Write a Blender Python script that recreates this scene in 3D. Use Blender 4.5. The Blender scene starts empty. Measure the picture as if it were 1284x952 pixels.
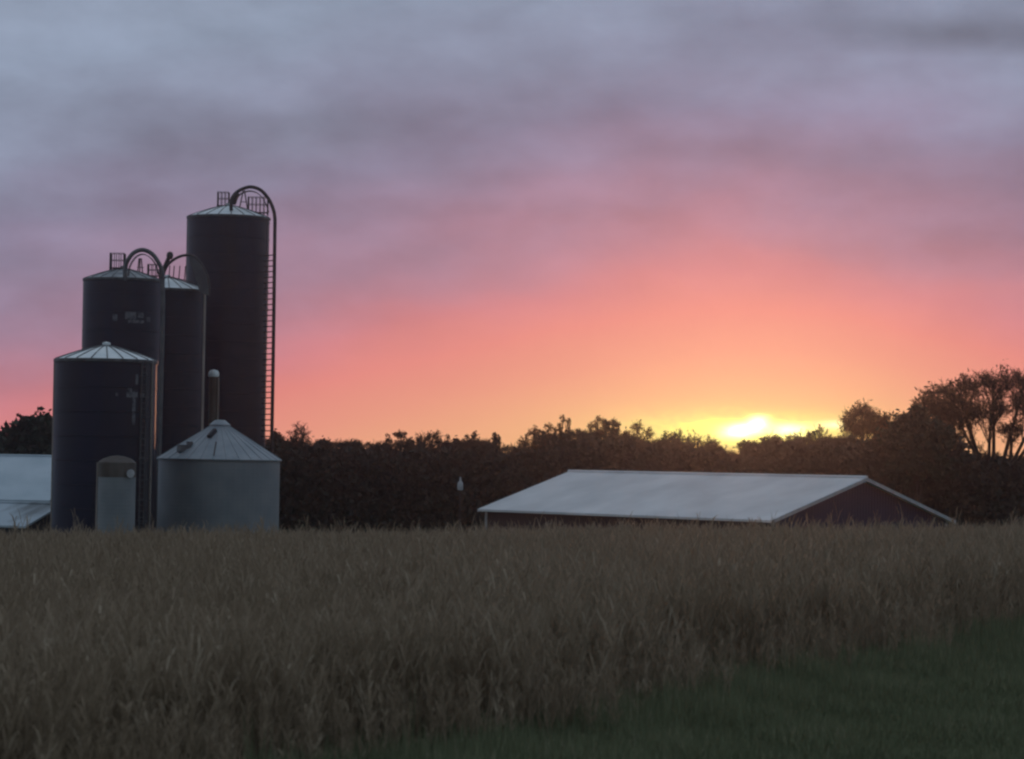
import bpy, math, random
import numpy as np
from mathutils import Vector, Matrix

random.seed(7)
rng = np.random.default_rng(11)
R = math.radians
scene = bpy.context.scene
col = scene.collection

# ------------------------------------------------------------------ camera
F = 3800.0                       # focal length in pixels of the 1284 px wide photograph
W0, H0 = 1284.0, 952.0
CAM = Vector((0, 0, 3.5))
PITCH, ROLL = math.atan(104 / F), R(1.0)
ROT = Matrix.Rotation(R(90) + PITCH, 3, 'X') @ Matrix.Rotation(ROLL, 3, 'Z')

def ray(px, py):
    return (ROT @ Vector(((px - W0 / 2) / F, -(py - H0 / 2) / F, -1.0)))

def at(px, py, Y):
    d = ray(px, py)
    return CAM + d * (Y / d.y)

cam_data = bpy.data.cameras.new('camera')
cam_data.sensor_width = 36
cam_data.lens = 36 * F / W0
cam_data.clip_start = 0.5
cam_data.clip_end = 20000
cam = bpy.data.objects.new('camera', cam_data)
col.objects.link(cam)
cam.matrix_world = Matrix.Translation(CAM) @ ROT.to_4x4()
scene.camera = cam
cam_data.dof.use_dof = True; cam_data.dof.focus_distance = 210; cam_data.dof.aperture_fstop = 2.8

# ------------------------------------------------------------------ helpers
def tag(o, label=None, cat=None, group=None, kind=None):
    if label: o['label'] = label
    if cat: o['category'] = cat
    if group: o['group'] = group
    if kind: o['kind'] = kind
    return o

def empty(name, loc, rz=0.0):
    o = bpy.data.objects.new(name, None)
    o.location = loc
    o.rotation_euler = (0, 0, rz)
    col.objects.link(o)
    return o

class MB:
    def __init__(self):
        self.v, self.f, self.m = [], [], []
    def add(self, vs, fs, mi=0):
        b = len(self.v)
        self.v += [tuple(p) for p in vs]
        self.f += [tuple(i + b for i in f) for f in fs]
        self.m += [mi] * len(fs)
    def box(self, c, s, mi=0, rz=0.0):
        hx, hy, hz = s[0] / 2, s[1] / 2, s[2] / 2
        ca, sa = math.cos(rz), math.sin(rz)
        vs = []
        for z in (-hz, hz):
            for x, y in ((-hx, -hy), (hx, -hy), (hx, hy), (-hx, hy)):
                vs.append((c[0] + x * ca - y * sa, c[1] + x * sa + y * ca, c[2] + z))
        self.add(vs, [(3, 2, 1, 0), (4, 5, 6, 7), (0, 1, 5, 4), (1, 2, 6, 5), (2, 3, 7, 6), (3, 0, 4, 7)], mi)
    def lathe(self, prof, n=48, mi=0, c=(0, 0, 0)):
        vs, fs = [], []
        for r, z in prof:
            for k in range(n):
                a = 2 * math.pi * k / n
                vs.append((c[0] + r * math.cos(a), c[1] + r * math.sin(a), c[2] + z))
        for j in range(len(prof) - 1):
            for k in range(n):
                k2 = (k + 1) % n
                fs.append((j * n + k, j * n + k2, (j + 1) * n + k2, (j + 1) * n + k))
        self.add(vs, fs, mi)
    def tube(self, pts, r, n=8, mi=0, r1=None):
        pts = [Vector(p) for p in pts]
        r1 = r if r1 is None else r1
        vs, fs = [], []
        L = len(pts)
        up = Vector((0, 1, 0.03)).normalized()
        for i, p in enumerate(pts):
            t = (pts[min(i + 1, L - 1)] - pts[max(i - 1, 0)]).normalized()
            if abs(t.dot(up)) > .95: up = Vector((1, 0, 0.1)).normalized()
            a = t.cross(up).normalized(); b = t.cross(a).normalized()
            rr = r + (r1 - r) * i / max(1, L - 1)
            for k in range(n):
                q = 2 * math.pi * k / n
                vs.append(p + a * rr * math.cos(q) + b * rr * math.sin(q))
        for i in range(L - 1):
            for k in range(n):
                k2 = (k + 1) % n
                fs.append((i * n + k, i * n + k2, (i + 1) * n + k2, (i + 1) * n + k))
        fs.append(tuple(range(n))[::-1]); fs.append(tuple((L - 1) * n + k for k in range(n)))
        self.add(vs, fs, mi)
    def build(self, name, mats, parent=None, smooth=False, origin=None):
        me = bpy.data.meshes.new(name)
        vs = self.v
        if origin is not None:
            ox, oy, oz = origin
            vs = [(x - ox, y - oy, z - oz) for x, y, z in vs]
        me.from_pydata(vs, [], self.f)
        if not isinstance(mats, (list, tuple)): mats = [mats]
        for m in mats: me.materials.append(m)
        me.polygons.foreach_set('material_index', self.m)
        if smooth: me.polygons.foreach_set('use_smooth', [True] * len(self.f))
        me.update()
        if smooth:
            try: me.set_sharp_from_angle(angle=R(35))
            except Exception: pass
        o = bpy.data.objects.new(name, me)
        col.objects.link(o)
        if parent: o.parent = parent
        elif origin is not None: o.location = origin
        return o

def np_mesh(name, V, Fq, mat, tint=None, parent=None, loc=None):
    """V (n,3) and Fq (m,4) arrays -> one mesh."""
    me = bpy.data.meshes.new(name)
    k = Fq.shape[1]
    me.vertices.add(len(V)); me.vertices.foreach_set('co', V.astype(np.float32).ravel())
    me.loops.add(Fq.size); me.loops.foreach_set('vertex_index', Fq.astype(np.int32).ravel())
    me.polygons.add(len(Fq))
    me.polygons.foreach_set('loop_start', np.arange(0, Fq.size, k, dtype=np.int32))
    try: me.polygons.foreach_set('loop_total', np.full(len(Fq), k, dtype=np.int32))
    except Exception: pass
    me.materials.append(mat)
    if tint is not None:
        a = me.attributes.new('tint', 'FLOAT', 'POINT')
        a.data.foreach_set('value', tint.astype(np.float32))
    me.update(calc_edges=True)
    me.validate()
    o = bpy.data.objects.new(name, me)
    col.objects.link(o)
    if parent: o.parent = parent
    if loc is not None: o.location = loc
    return o

# ------------------------------------------------------------------ materials
def new_mat(name):
    m = bpy.data.materials.new(name); m.use_nodes = True
    nt = m.node_tree; b = nt.nodes['Principled BSDF']
    return m, nt, b

def noise_mat(name, c1, c2, scale=4.0, rough=.7, metallic=0.0, stretch=(1, 1, 1), spec=.4, bump=0.0, detail=5, lo=.35, hi=.65):
    m, nt, b = new_mat(name)
    N, L = nt.nodes, nt.links
    tc = N.new('ShaderNodeTexCoord'); mp = N.new('ShaderNodeMapping'); mp.inputs['Scale'].default_value = stretch
    no = N.new('ShaderNodeTexNoise'); no.inputs['Scale'].default_value = scale; no.inputs['Detail'].default_value = detail
    cr = N.new('ShaderNodeValToRGB')
    cr.color_ramp.elements[0].position = lo; cr.color_ramp.elements[0].color = (*c1, 1)
    cr.color_ramp.elements[1].position = hi; cr.color_ramp.elements[1].color = (*c2, 1)
    L.new(tc.outputs['Object'], mp.inputs['Vector']); L.new(mp.outputs[0], no.inputs['Vector'])
    L.new(no.outputs['Fac'], cr.inputs['Fac']); L.new(cr.outputs['Color'], b.inputs['Base Color'])
    b.inputs['Roughness'].default_value = rough; b.inputs['Metallic'].default_value = metallic
    b.inputs['Specular IOR Level'].default_value = spec
    if bump:
        bp = N.new('ShaderNodeBump'); bp.inputs['Strength'].default_value = bump; bp.inputs['Distance'].default_value = .05
        L.new(no.outputs['Fac'], bp.inputs['Height']); L.new(bp.outputs[0], b.inputs['Normal'])
    return m

def tint_mat(name, stops, rough=.8, spec=.2, transl=0.0):
    m, nt, b = new_mat(name)
    N, L = nt.nodes, nt.links
    at_ = N.new('ShaderNodeAttribute'); at_.attribute_name = 'tint'
    cr = N.new('ShaderNodeValToRGB'); e = cr.color_ramp.elements
    e[0].position, e[0].color = stops[0][0], (*stops[0][1], 1)
    e[1].position, e[1].color = stops[-1][0], (*stops[-1][1], 1)
    for p, c in stops[1:-1]:
        q = e.new(p); q.color = (*c, 1)
    L.new(at_.outputs['Fac'], cr.inputs['Fac']); L.new(cr.outputs['Color'], b.inputs['Base Color'])
    b.inputs['Roughness'].default_value = rough; b.inputs['Specular IOR Level'].default_value = spec
    if transl:
        tr = N.new('ShaderNodeBsdfTranslucent'); mx = N.new('ShaderNodeMixShader'); mx.inputs[0].default_value = transl
        L.new(cr.outputs['Color'], tr.inputs['Color'])
        L.new(b.outputs[0], mx.inputs[1]); L.new(tr.outputs[0], mx.inputs[2])
        L.new(mx.outputs[0], N['Material Output'].inputs['Surface'])
    return m

def corrugated(name, c1, c2, axis, freq, rough=.5, metallic=.2, nscale=.6, dist=.03, strength=.6):
    m = noise_mat(name, c1, c2, nscale, rough, metallic, spec=.4)
    nt = m.node_tree; N, L = nt.nodes, nt.links
    wv = N.new('ShaderNodeTexWave'); wv.wave_type = 'BANDS'; wv.bands_direction = axis
    wv.inputs['Scale'].default_value = freq; wv.inputs['Distortion'].default_value = 0
    tc = N['Texture Coordinate']; L.new(tc.outputs['Object'], wv.inputs['Vector'])
    bp = N.new('ShaderNodeBump'); bp.inputs['Strength'].default_value = strength; bp.inputs['Distance'].default_value = dist
    L.new(wv.outputs['Fac'], bp.inputs['Height']); L.new(bp.outputs[0], N['Principled BSDF'].inputs['Normal'])
    return m

M = {}
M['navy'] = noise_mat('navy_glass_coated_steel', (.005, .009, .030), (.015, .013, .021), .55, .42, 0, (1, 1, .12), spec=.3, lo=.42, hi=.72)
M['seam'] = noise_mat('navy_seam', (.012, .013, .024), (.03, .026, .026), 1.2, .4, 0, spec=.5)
M['dome'] = noise_mat('white_dome_paint', (.60, .68, .71), (.78, .84, .85), .8, .5, 0, spec=.4)
M['dome_dirty'] = noise_mat('weathered_dome_paint', (.12, .14, .16), (.34, .38, .40), 1.1, .6, 0, spec=.3)
M['rib'] = noise_mat('dark_rib', (.03, .035, .04), (.09, .10, .11), 3, .5)
M['white_roof'] = corrugated('white_roof_sheet', (.47, .49, .505), (.62, .635, .645), 'X', 1.75, .5, .0, .35, .02, .3)
M['left_roof'] = corrugated('pale_roof_sheet', (.33, .42, .48), (.42, .51, .57), 'X', 1.75, .5, .0, .5, .02, .3)
M['stained_roof'] = noise_mat('stained_roof_sheet', (.14, .17, .19), (.36, .44, .50), .5, .6, 0, (1, .5, 1), lo=.3, hi=.5)
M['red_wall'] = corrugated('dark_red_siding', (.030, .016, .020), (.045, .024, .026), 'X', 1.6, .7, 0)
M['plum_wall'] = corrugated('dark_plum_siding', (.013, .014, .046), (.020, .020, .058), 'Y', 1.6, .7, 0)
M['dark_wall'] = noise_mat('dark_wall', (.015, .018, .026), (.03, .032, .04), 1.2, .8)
M['trim'] = noise_mat('pale_trim', (.28, .30, .33), (.40, .42, .44), 2, .6)
M['galv'] = corrugated('galvanised_sheet', (.15, .178, .20), (.195, .22, .235), 'Z', 14.0, .5, .1, .6, .004, .05)
M['galv_roof'] = noise_mat('galvanised_roof', (.18, .225, .26), (.25, .29, .325), .9, .5, .1)
M['galv_rust'] = noise_mat('rusty_galvanised', (.045, .033, .026), (.095, .085, .078), 1.3, .65, .1, (1, 1, .4))
M['dark_metal'] = noise_mat('dark_pipe', (.025, .022, .026), (.05, .045, .045), 2, .5, .3)
M['grey_metal'] = noise_mat('grey_pipe', (.07, .075, .085), (.12, .125, .13), 1.5, .5, .4)
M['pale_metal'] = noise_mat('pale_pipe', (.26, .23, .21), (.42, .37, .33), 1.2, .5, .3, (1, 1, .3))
M['faded'] = noise_mat('faded_paint', (.02, .025, .04), (.14, .15, .17), 3.5, .7, lo=.3, hi=.6)
M['bark'] = noise_mat('bark', (.03, .024, .02), (.055, .045, .036), 3, .9)
M['wood_leaf'] = tint_mat('woodland_foliage', [(0, (.048, .045, .038)), (.5, (.054, .050, .041)), (.85, (.060, .054, .043)), (1, (.072, .058, .042))], .9, .1)
M['dark_leaf'] = tint_mat('evergreen_foliage', [(0, (.03, .038, .030)), (.6, (.045, .052, .038)), (1, (.06, .062, .042))], .9, .1)
M['autumn_leaf'] = tint_mat('autumn_foliage', [(0, (.05, .03, .02)), (.5, (.09, .05, .03)), (1, (.14, .075, .04))], .9, .1, .35)
M['crop'] = tint_mat('dry_crop', [(0, (.235, .185, .125)), (.35, (.28, .222, .152)), (.7, (.315, .252, .178)), (.93, (.36, .295, .212)), (1, (.46, .39, .29))], .9, .05, .3)
M['grass'] = tint_mat('mown_grass', [(0, (.11, .125, .072)), (.5, (.165, .19, .108)), (.9, (.225, .245, .145)), (1, (.34, .32, .22))], .9, .1)
M['ground'] = noise_mat('ground_turf', (.11, .122, .07), (.165, .18, .10), .45, .95, 0, spec=.1, bump=.4, detail=8)
M['soil'] = noise_mat('field_soil', (.09, .07, .05), (.14, .11, .08), .8, .95, 0, spec=.1, bump=.4, detail=8)

# ------------------------------------------------------------------ terrain
def sst(a, b, t):
    t = np.clip((t - a) / (b - a), 0, 1)
    return t * t * (3 - 2 * t)

def ground(x, y):
    x = np.asarray(x, float); y = np.asarray(y, float)
    tilt = .026 * np.clip(x, -60, 60) * (1 - sst(116, 150, y))
    drop = -.66 * np.clip((y - 50) / 65, 0, 1.3) ** 1.6
    fall = -2.6 * sst(117, 150, y) - .35 * sst(150, 200, y)
    und = .05 * np.sin(x * .31 + y * .11) * np.sin(y * .17 + 1.3)
    return tilt + drop + fall + und

def g(x, y): return float(ground(x, y))

def ground_hit(px, py):
    d = ray(px, py); y = 15.0
    while y < 400:
        p = CAM + d * (y / d.y)
        if p.z < g(p.x, p.y): return p
        y += .1
    return p

def edge_axis(lo, hi, fine_lo, fine_hi, step, n_out):
    out1 = fine_lo - np.geomspace(1, fine_lo - lo, n_out)[::-1]
    out2 = fine_hi + np.geomspace(1, hi - fine_hi, n_out)
    return np.concatenate([out1, np.arange(fine_lo, fine_hi + step, step), out2])

def sheet(name, xs, ys, mat, dz=0.0, kind='structure'):
    X, Y = np.meshgrid(xs, ys)
    Z = ground(X, Y) + dz
    V = np.stack([X, Y, Z], -1).reshape(-1, 3)
    nx, ny = len(xs), len(ys)
    i = (np.arange(ny - 1)[:, None] * nx + np.arange(nx - 1)[None]).ravel()
    Fq = np.stack([i, i + 1, i + nx + 1, i + nx], -1)
    o = np_mesh(name, V, Fq, mat)
    o.data.polygons.foreach_set('use_smooth', [True] * len(Fq))
    o['kind'] = kind
    return o

sheet('ground', edge_axis(-4000, 4000, -60, 60, 1.5, 12), edge_axis(-500, 6000, 5, 210, 1.5, 12), M['ground'])

# the edge of the crop: from the bottom of the picture away to the right
e0, e1, e2 = ground_hit(640, 946), ground_hit(1000, 862), ground_hit(1284, 796)
def crop_edge(y):
    y = np.asarray(y, float)
    s1 = (e1.x - e0.x) / (e1.y - e0.y); s2 = (e2.x - e1.x) / (e2.y - e1.y)
    x = np.where(y < e1.y, e0.x + (y - e0.y) * s1, e1.x + (y - e1.y) * s2)
    return x + .35 * np.sin(y * .5) + .22 * np.sin(y * 1.3 + 1) + .15 * np.sin(y * 3.1)
print('EDGE', e0, e1, e2)

# soil under the crop, 4 mm and more above the turf
ys = np.arange(14, 121, 1.0); ts = np.linspace(0, 1, 40)
V = []
for y in ys:
    x1 = float(crop_edge(y)); x0 = -55
    for t in ts:
        x = x0 + (x1 - x0) * t
        V.append((x, y, g(x, y) + .012))
V = np.array(V); nx = len(ts)
i = (np.arange(len(ys) - 1)[:, None] * nx + np.arange(nx - 1)[None]).ravel()
o = np_mesh('field_soil', V, np.stack([i, i + 1, i + nx + 1, i + nx], -1), M['soil']); o['kind'] = 'structure'

# ------------------------------------------------------------------ crop plants (stuff)
def plant_variant(h, seed):
    r = np.random.default_rng(seed)
    V, Fq, T = [], [], []
    def blade(p0, p1, p2, w, t):
        # two quads along a bent blade
        d = np.array(p2) - np.array(p0)
        a = r.uniform(0, 2 * np.pi); s = np.array([np.cos(a), np.sin(a), 0]) * w / 2
        b = len(V)
        for p, k in ((p0, .8), (p1, 1.0), (p2, .25)):
            V.append(np.array(p) - s * k); V.append(np.array(p) + s * k)
        Fq.append((b, b + 1, b + 3, b + 2)); Fq.append((b + 2, b + 3, b + 5, b + 4))
        T.extend([t] * 6)
    for st in range(3):
        bx, by = r.normal(0, .06, 2)
        lx, ly = r.normal(0, .10, 2)
        hh = h * r.uniform(.75, 1.08)
        blade((bx, by, 0), (bx + lx * .4, by + ly * .4, hh * .5), (bx + lx, by + ly, hh), .020, r.uniform(.2, .7))
        for k in range(r.integers(8, 13)):
            z = hh * r.uniform(.22, .97); q = z / hh
            px, py = bx + lx * q, by + ly * q
            a = r.uniform(0, 2 * np.pi); L = r.uniform(.10, .22)
            up = r.uniform(.9, 2.4)
            ex, ey = px + np.cos(a) * L, py + np.sin(a) * L
            blade((px, py, z), (px + np.cos(a) * L * .55, py + np.sin(a) * L * .55, z + L * .55 * up + .04),
                  (ex, ey, z + L * (up - .25)), r.uniform(.012, .028), min(1, max(0, r.normal(.5, .24))))
    return np.array(V), np.array(Fq), np.array(T)

H_CROP = 1.38
variants = [plant_variant(H_CROP, s) for s in range(14)]

def scatter(P, scale, variants, tintofs, name, mat):
    Vs, Fs, Ts = [], [], []; base = 0
    which = rng.integers(0, len(variants), len(P))
    for k, (v, f, t) in enumerate(variants):
        idx = np.where(which == k)[0]
        if not len(idx): continue
        a = rng.uniform(0, 2 * np.pi, len(idx)); c, s = np.cos(a), np.sin(a)
        sc = scale[idx]; sx = np.clip(sc, .45, 1.0)[:, None]
        X = (v[None, :, 0] * c[:, None] - v[None, :, 1] * s[:, None]) * sx
        Y = (v[None, :, 0] * s[:, None] + v[None, :, 1] * c[:, None]) * sx
        Z = np.broadcast_to(v[None, :, 2], X.shape) * sc[:, None]
        wv = np.stack([X + P[idx, 0:1], Y + P[idx, 1:2], Z + P[idx, 2:3]], -1).reshape(-1, 3)
        ff = (f[None] + (np.arange(len(idx)) * len(v))[:, None, None]).reshape(-1, f.shape[1]) + base
        tt = np.clip(t[None] + tintofs[idx][:, None], 0, 1).ravel()
        Vs.append(wv); Fs.append(ff); Ts.append(tt); base += len(wv)
    return np_mesh(name, np.concatenate(Vs), np.concatenate(Fs), mat, np.concatenate(Ts))

def sample_field():
    out = []
    for y0 in np.arange(16, 120, 1.0):
        hw = y0 * .19 + 4.0
        x0, x1 = -hw, min(hw + 1, float(crop_edge(y0 + .5)) + 0)
        if x1 <= x0: continue
        dens = 21 if y0 < 60 else 16
        n = int(dens * (x1 - x0))
        x = rng.uniform(x0, x1, n); y = rng.uniform(y0, y0 + 1, n)
        ok = x < crop_edge(y)
        out.append(np.stack([x[ok], y[ok]], -1))
    return np.concatenate(out)

P2 = sample_field()
low = np.sin(P2[:, 0] * .55 + 1.2 * np.sin(P2[:, 1] * .21)) * np.sin(P2[:, 1] * .33 + P2[:, 0] * .15)
dist_e = crop_edge(P2[:, 1]) - P2[:, 0]
sc = rng.normal(1.0, .10, len(P2)) + .05 * low
keep = dist_e > rng.exponential(1.1, len(P2)) - .5
P2 = P2[keep]; sc = sc[keep]; dist_e = dist_e[keep]; low = low[keep]
sc *= np.where(dist_e < 1.6, rng.uniform(.35, 1, len(P2)) * (.55 + .45 * np.clip(dist_e / 1.6, 0, 1)), 1)
tall = rng.random(len(P2)) < .022
sc = np.where(tall, sc * rng.uniform(1.08, 1.34, len(P2)), sc)
P3 = np.column_stack([P2, ground(P2[:, 0], P2[:, 1])])
o = scatter(P3, sc, variants, rng.normal(0, .17, len(P2)) + .10 * low - .5 * (rng.random(len(P2)) < .04), 'crop', M['crop'])
tag(o, 'dense field of dry tawny crop stalks filling the foreground', 'crop', kind='stuff')

# ------------------------------------------------------------------ grass verge (stuff)
def tuft(seed):
    r = np.random.default_rng(seed); V, Fq, T = [], [], []
    for k in range(5):
        a = r.uniform(0, 2 * np.pi); s = np.array([np.cos(a), np.sin(a), 0]) * .009
        b0 = np.array([*r.normal(0, .07, 2), 0]); h = r.uniform(.08, .20)
        b1 = b0 + np.array([*r.normal(0, .07, 2), h])
        b = len(V); V += [b0 - s, b0 + s, b1]
        Fq.append((b, b + 1, b + 2)); t = r.uniform(.1, .85); T += [t] * 3
    return np.array(V), np.array(Fq), np.array(T)
tv = [tuft(100 + s) for s in range(10)]
out = []
for y0 in np.arange(28, 90, 1.0):
    x0 = float(crop_edge(y0)) - 3.0; x1 = y0 * .19 + 2
    if x1 <= x0: continue
    n = int(190 * (x1 - x0)); out.append(np.stack([rng.uniform(x0, x1, n), rng.uniform(y0, y0 + 1, n)], -1))
G2 = np.concatenate(out)
clump = np.sin(G2[:, 0] * 1.9 + np.sin(G2[:, 1] * .9)) * np.sin(G2[:, 1] * 1.1 + G2[:, 0])
sc = rng.uniform(.6, 1.4, len(G2)) * (1 + .45 * clump); sc *= 1 + 1.6 * np.exp(-np.abs(G2[:, 0] - crop_edge(G2[:, 1])) / 1.3) * rng.uniform(0, 1, len(G2)); sc = np.where(rng.random(len(G2)) < .004, sc * 2.2, sc)
o = scatter(np.column_stack([G2, ground(G2[:, 0], G2[:, 1])]), sc, tv, rng.normal(0, .12, len(G2)) + .2 * clump, 'grass', M['grass'])
tag(o, 'short dark green grass along the edge of the crop', 'grass', kind='stuff')

# ------------------------------------------------------------------ farm silos
def dome_profile(Rr, rise, n=7):
    return [(Rr * (1 - t) ** 1.0 if t < 1 else .01, rise * (1 - (1 - t) ** 1.35)) for t in np.linspace(0, .93, n)]

def make_silo(name, label, eave_px, Y, Rr, apex_h, roof_mat, rings=1.42, group='dark blue silos'):
    e = at(*eave_px, Y)
    zb = g(e.x, Y) - .05
    root = empty(name, (e.x, Y, zb)); tag(root, label, 'silo', group)
    H = e.z - zb
    b = MB()
    prof = []
    z = 0.0
    while z < H - .3:
        prof += [(Rr, z), (Rr, min(H, z + rings) - .06), (Rr + .035, min(H, z + rings) - .055), (Rr + .035, min(H, z + rings) - .005), (Rr, min(H, z + rings))]
        z += rings
    prof = [p for p in prof if p[1] <= H] + [(Rr, H)]
    b.lathe(prof, 64)
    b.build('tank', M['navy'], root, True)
    t = MB()
    t.lathe([(Rr + .03, H - .16), (Rr + .09, H - .14), (Rr + .09, H + .02), (Rr - .02, H + .04)], 64, 1)
    prof = [(r, H + .03 + zz) for r, zz in dome_profile(Rr, apex_h)]
    t.lathe(prof, 64, 0)
    rt, zt = prof[-1]
    t.lathe([(rt, zt), (rt + .03, zt + .02), (rt + .03, zt + .18), (.01, zt + .24)], 24, 0)
    for k in range(20):
        a = 2 * math.pi * (k + .5) / 20
        t.tube([(r * math.cos(a), r * math.sin(a), zz + .02) for r, zz in prof], .035, 4, 1)
    t.build('roof', [roof_mat, M['rib']], root, True)
    return root, H, e

def local(root, pts): return [Vector(p) - root.location for p in pts]
def rel(root, px, py, Y): return at(px, py, Y) - root.location

def smooth_path(pts, n=5):
    pts = [Vector(p) for p in pts]; out = []
    for i in range(len(pts) - 1):
        p0, p1, p2, p3 = pts[max(i - 1, 0)], pts[i], pts[i + 1], pts[min(i + 2, len(pts) - 1)]
        for k in range(n):
            t = k / n
            out.append(.5 * ((2 * p1) + (p2 - p0) * t + (2 * p0 - 5 * p1 + 4 * p2 - p3) * t * t + (3 * p1 - p0 - 3 * p2 + p3) * t ** 3))
    out.append(pts[-1]); return out

def ladder(root, x, y, z0, z1, ang, mat, w=.42, cage=False, name='ladder'):
    """vertical ladder in the root's space; ang = outward direction"""
    b = MB(); tx, ty = -math.sin(ang), math.cos(ang); ox, oy = math.cos(ang), math.sin(ang)
    for s in (-1, 1):
        b.tube([(x + tx * w / 2 * s, y + ty * w / 2 * s, z0), (x + tx * w / 2 * s, y + ty * w / 2 * s, z1)], .03, 5)
    z = z0 + .3
    while z < z1:
        b.tube([(x - tx * w / 2, y - ty * w / 2, z), (x + tx * w / 2, y + ty * w / 2, z)], .016, 4); z += .35
    if cage:
        z = z0 + 2.4
        while z < z1:
            b.tube([(x + tx * .36 * math.cos(q) + ox * .68 * math.sin(q), y + ty * .36 * math.cos(q) + oy * .68 * math.sin(q), z) for q in np.linspace(0, math.pi, 9)], .02, 4)
            z += 1.2
        for q in np.linspace(.3, math.pi - .3, 5):
            b.tube([(x + tx * .36 * math.cos(q) + ox * .68 * math.sin(q), y + ty * .36 * math.cos(q) + oy * .68 * math.sin(q), zz) for zz in (z0 + 2.4, z1)], .014, 4)
    return b.build(name, mat, root)

def railing(root, x0, x1, y0, y1, z, h, mat, posts=3):
    b = MB(); r = .028
    for (a, c) in (((x0, y0), (x1, y0)), ((x1, y0), (x1, y1)), ((x1, y1), (x0, y1)), ((x0, y1), (x0, y0))):
        for k in range(posts):
            t = k / posts; b.tube([(a[0] + (c[0] - a[0]) * t, a[1] + (c[1] - a[1]) * t, z - .25), (a[0] + (c[0] - a[0]) * t, a[1] + (c[1] - a[1]) * t, z + h)], r, 4)
        for zz in (z + h, z + h * .52):
            b.tube([(a[0], a[1], zz), (c[0], c[1], zz)], r * .8, 4)
    b.box(((x0 + x1) / 2, (y0 + y1) / 2, z - .02), (abs(x1 - x0) + .1, abs(y1 - y0) + .1, .04))
    return b.build('railing', mat, root)

def patches(root, Rr, items, mat, name='faded_emblem'):
    """thin curved paint panels; items: (angle offset rad from camera side, z, width, height)"""
    for a, z, w, h in items:
        b = MB(); n = 6; vs, fs = [], []
        for k in range(n + 1):
            q = -math.pi / 2 + a + (k / n - .5) * w / Rr
            jag = .12 * h * math.sin(k * 2.7 + a * 9)
            for zz in (z - h / 2 + jag, z + h / 2 - jag * .7):
                vs.append(((Rr + .012) * math.cos(q), (Rr + .012) * math.sin(q), zz))
        for k in range(n): fs.append((2 * k, 2 * k + 2, 2 * k + 3, 2 * k + 1))
        b.add(vs, fs); b.build(name, mat, root)

def arch(root, pxs, Y, r, mat, name='filler_pipe', n=8, r1=None):
    b = MB(); b.tube(smooth_path([rel(root, px, py, Y) for px, py in pxs], 5), r, n, r1=r1)
    return b.build(name, mat, root, True)

def arch_cage(root, pxs, Y, off, mat, name='hoop_ladder'):
    """rail running inside the pipe arch with rungs across to it"""
    b = MB(); P = smooth_path([rel(root, px, py, Y) for px, py in pxs], 4)
    for dy in (-off, off):
        b.tube([p + Vector((0, dy, 0)) for p in P], .035, 5)
    for p in P[::2]:
        b.tube([p + Vector((0, -off, 0)), p + Vector((0, off, 0))], .025, 4)
    return b.build(name, mat, root)

# --- short front silo
s1, H1, E1 = make_silo('silo', 'short wide dark blue silo at the front of the group with white ribbed roof', (133, 452), 178, 2.97, .85, M['dome'])
for a in (.95,):
    ladder(s1, 3.03 * math.cos(-math.pi / 2 + a), 3.03 * math.sin(-math.pi / 2 + a), 0, H1 - .1, -math.pi / 2 + a, M['grey_metal'], cage=True)
def pz(root, px, py, Y): return (at(px, py, Y) - root.location).z
c = M['faded']
zz = pz(s1, 178, 495, 175)
patches(s1, 2.97, [(.68, zz, .75, .32), (.62, zz + .25, .3, .3), (.93, zz - .02, .35, .25), (.36, zz, .16, .2), (.72, zz - .9, .22, 1.5), (.78, zz + .9, .18, .6)], c)
# added pale tubes along the wall edges; evening light is put into their colour
b = MB(); b.tube([(2.86, -.98, 0), (2.86, -.98, H1)], .06, 6); b.build('edge_tube', M['pale_metal'], s1)
b = MB(); b.tube([(-2.97, -.4, 0), (-2.97, -.4, H1)], .05, 6); b.build('edge_tube', M['pale_metal'], s1)

# --- middle left silo
s2, H2, E2 = make_silo('silo', 'mid-height dark blue silo with dirty roof and a hooped pipe, behind the short front silo', (154, 351), 232, 2.97, .85, M['dome_dirty'])
arch(s2, [(157, 352), (157, 338), (160, 327), (168, 317), (179, 313.5), (190, 318), (198, 328), (203, 340), (204, 355), (204, 400), (202, 480), (200, 560), (199, 600), (199, 700)], 229, .165, M['grey_metal'])
arch_cage(s2, [(161, 346), (163, 334), (170, 323), (179, 319), (188, 323), (195, 332), (199, 345)], 229, .3, M['dark_metal'])
q = rel(s2, 147, 336, 232)
railing(s2, q.x - .5, q.x + .55, -.6, .6, q.z, 1.1, M['dark_metal'])
q = rel(s2, 176, 344, 232)
b = MB()
for dx in (-.18, 0, .25): b.tube([(q.x + dx, -.4, q.z - .2), (q.x + dx * .4, -.4, q.z + 1.2)], .05, 5)
b.tube([(q.x - .2, -.4, q.z + .5), (q.x + .3, -.4, q.z + .5)], .035, 5)
b.build('stand', M['dark_metal'], s2)
railing(s2, q.x + .6, q.x + 1.5, -.5, .5, q.z - .1, .85, M['dark_metal'])
zz = pz(s2, 168, 398, 229)
patches(s2, 2.97, [(-.05, zz - .05, .35, .5), (.35, zz + .15, .85, .55), (.62, zz + .2, .5, .4), (.5, zz - .3, 1.3, .22), (.86, zz - .1, .35, .35)], c, 'faded_lettering')
b = MB(); b.tube([(-2.95, -.3, 0), (-2.95, -.3, H2)], .05, 6); b.build('edge_tube', M['pale_metal'], s2)  # thin tube draws the pale line along the left edge

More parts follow.
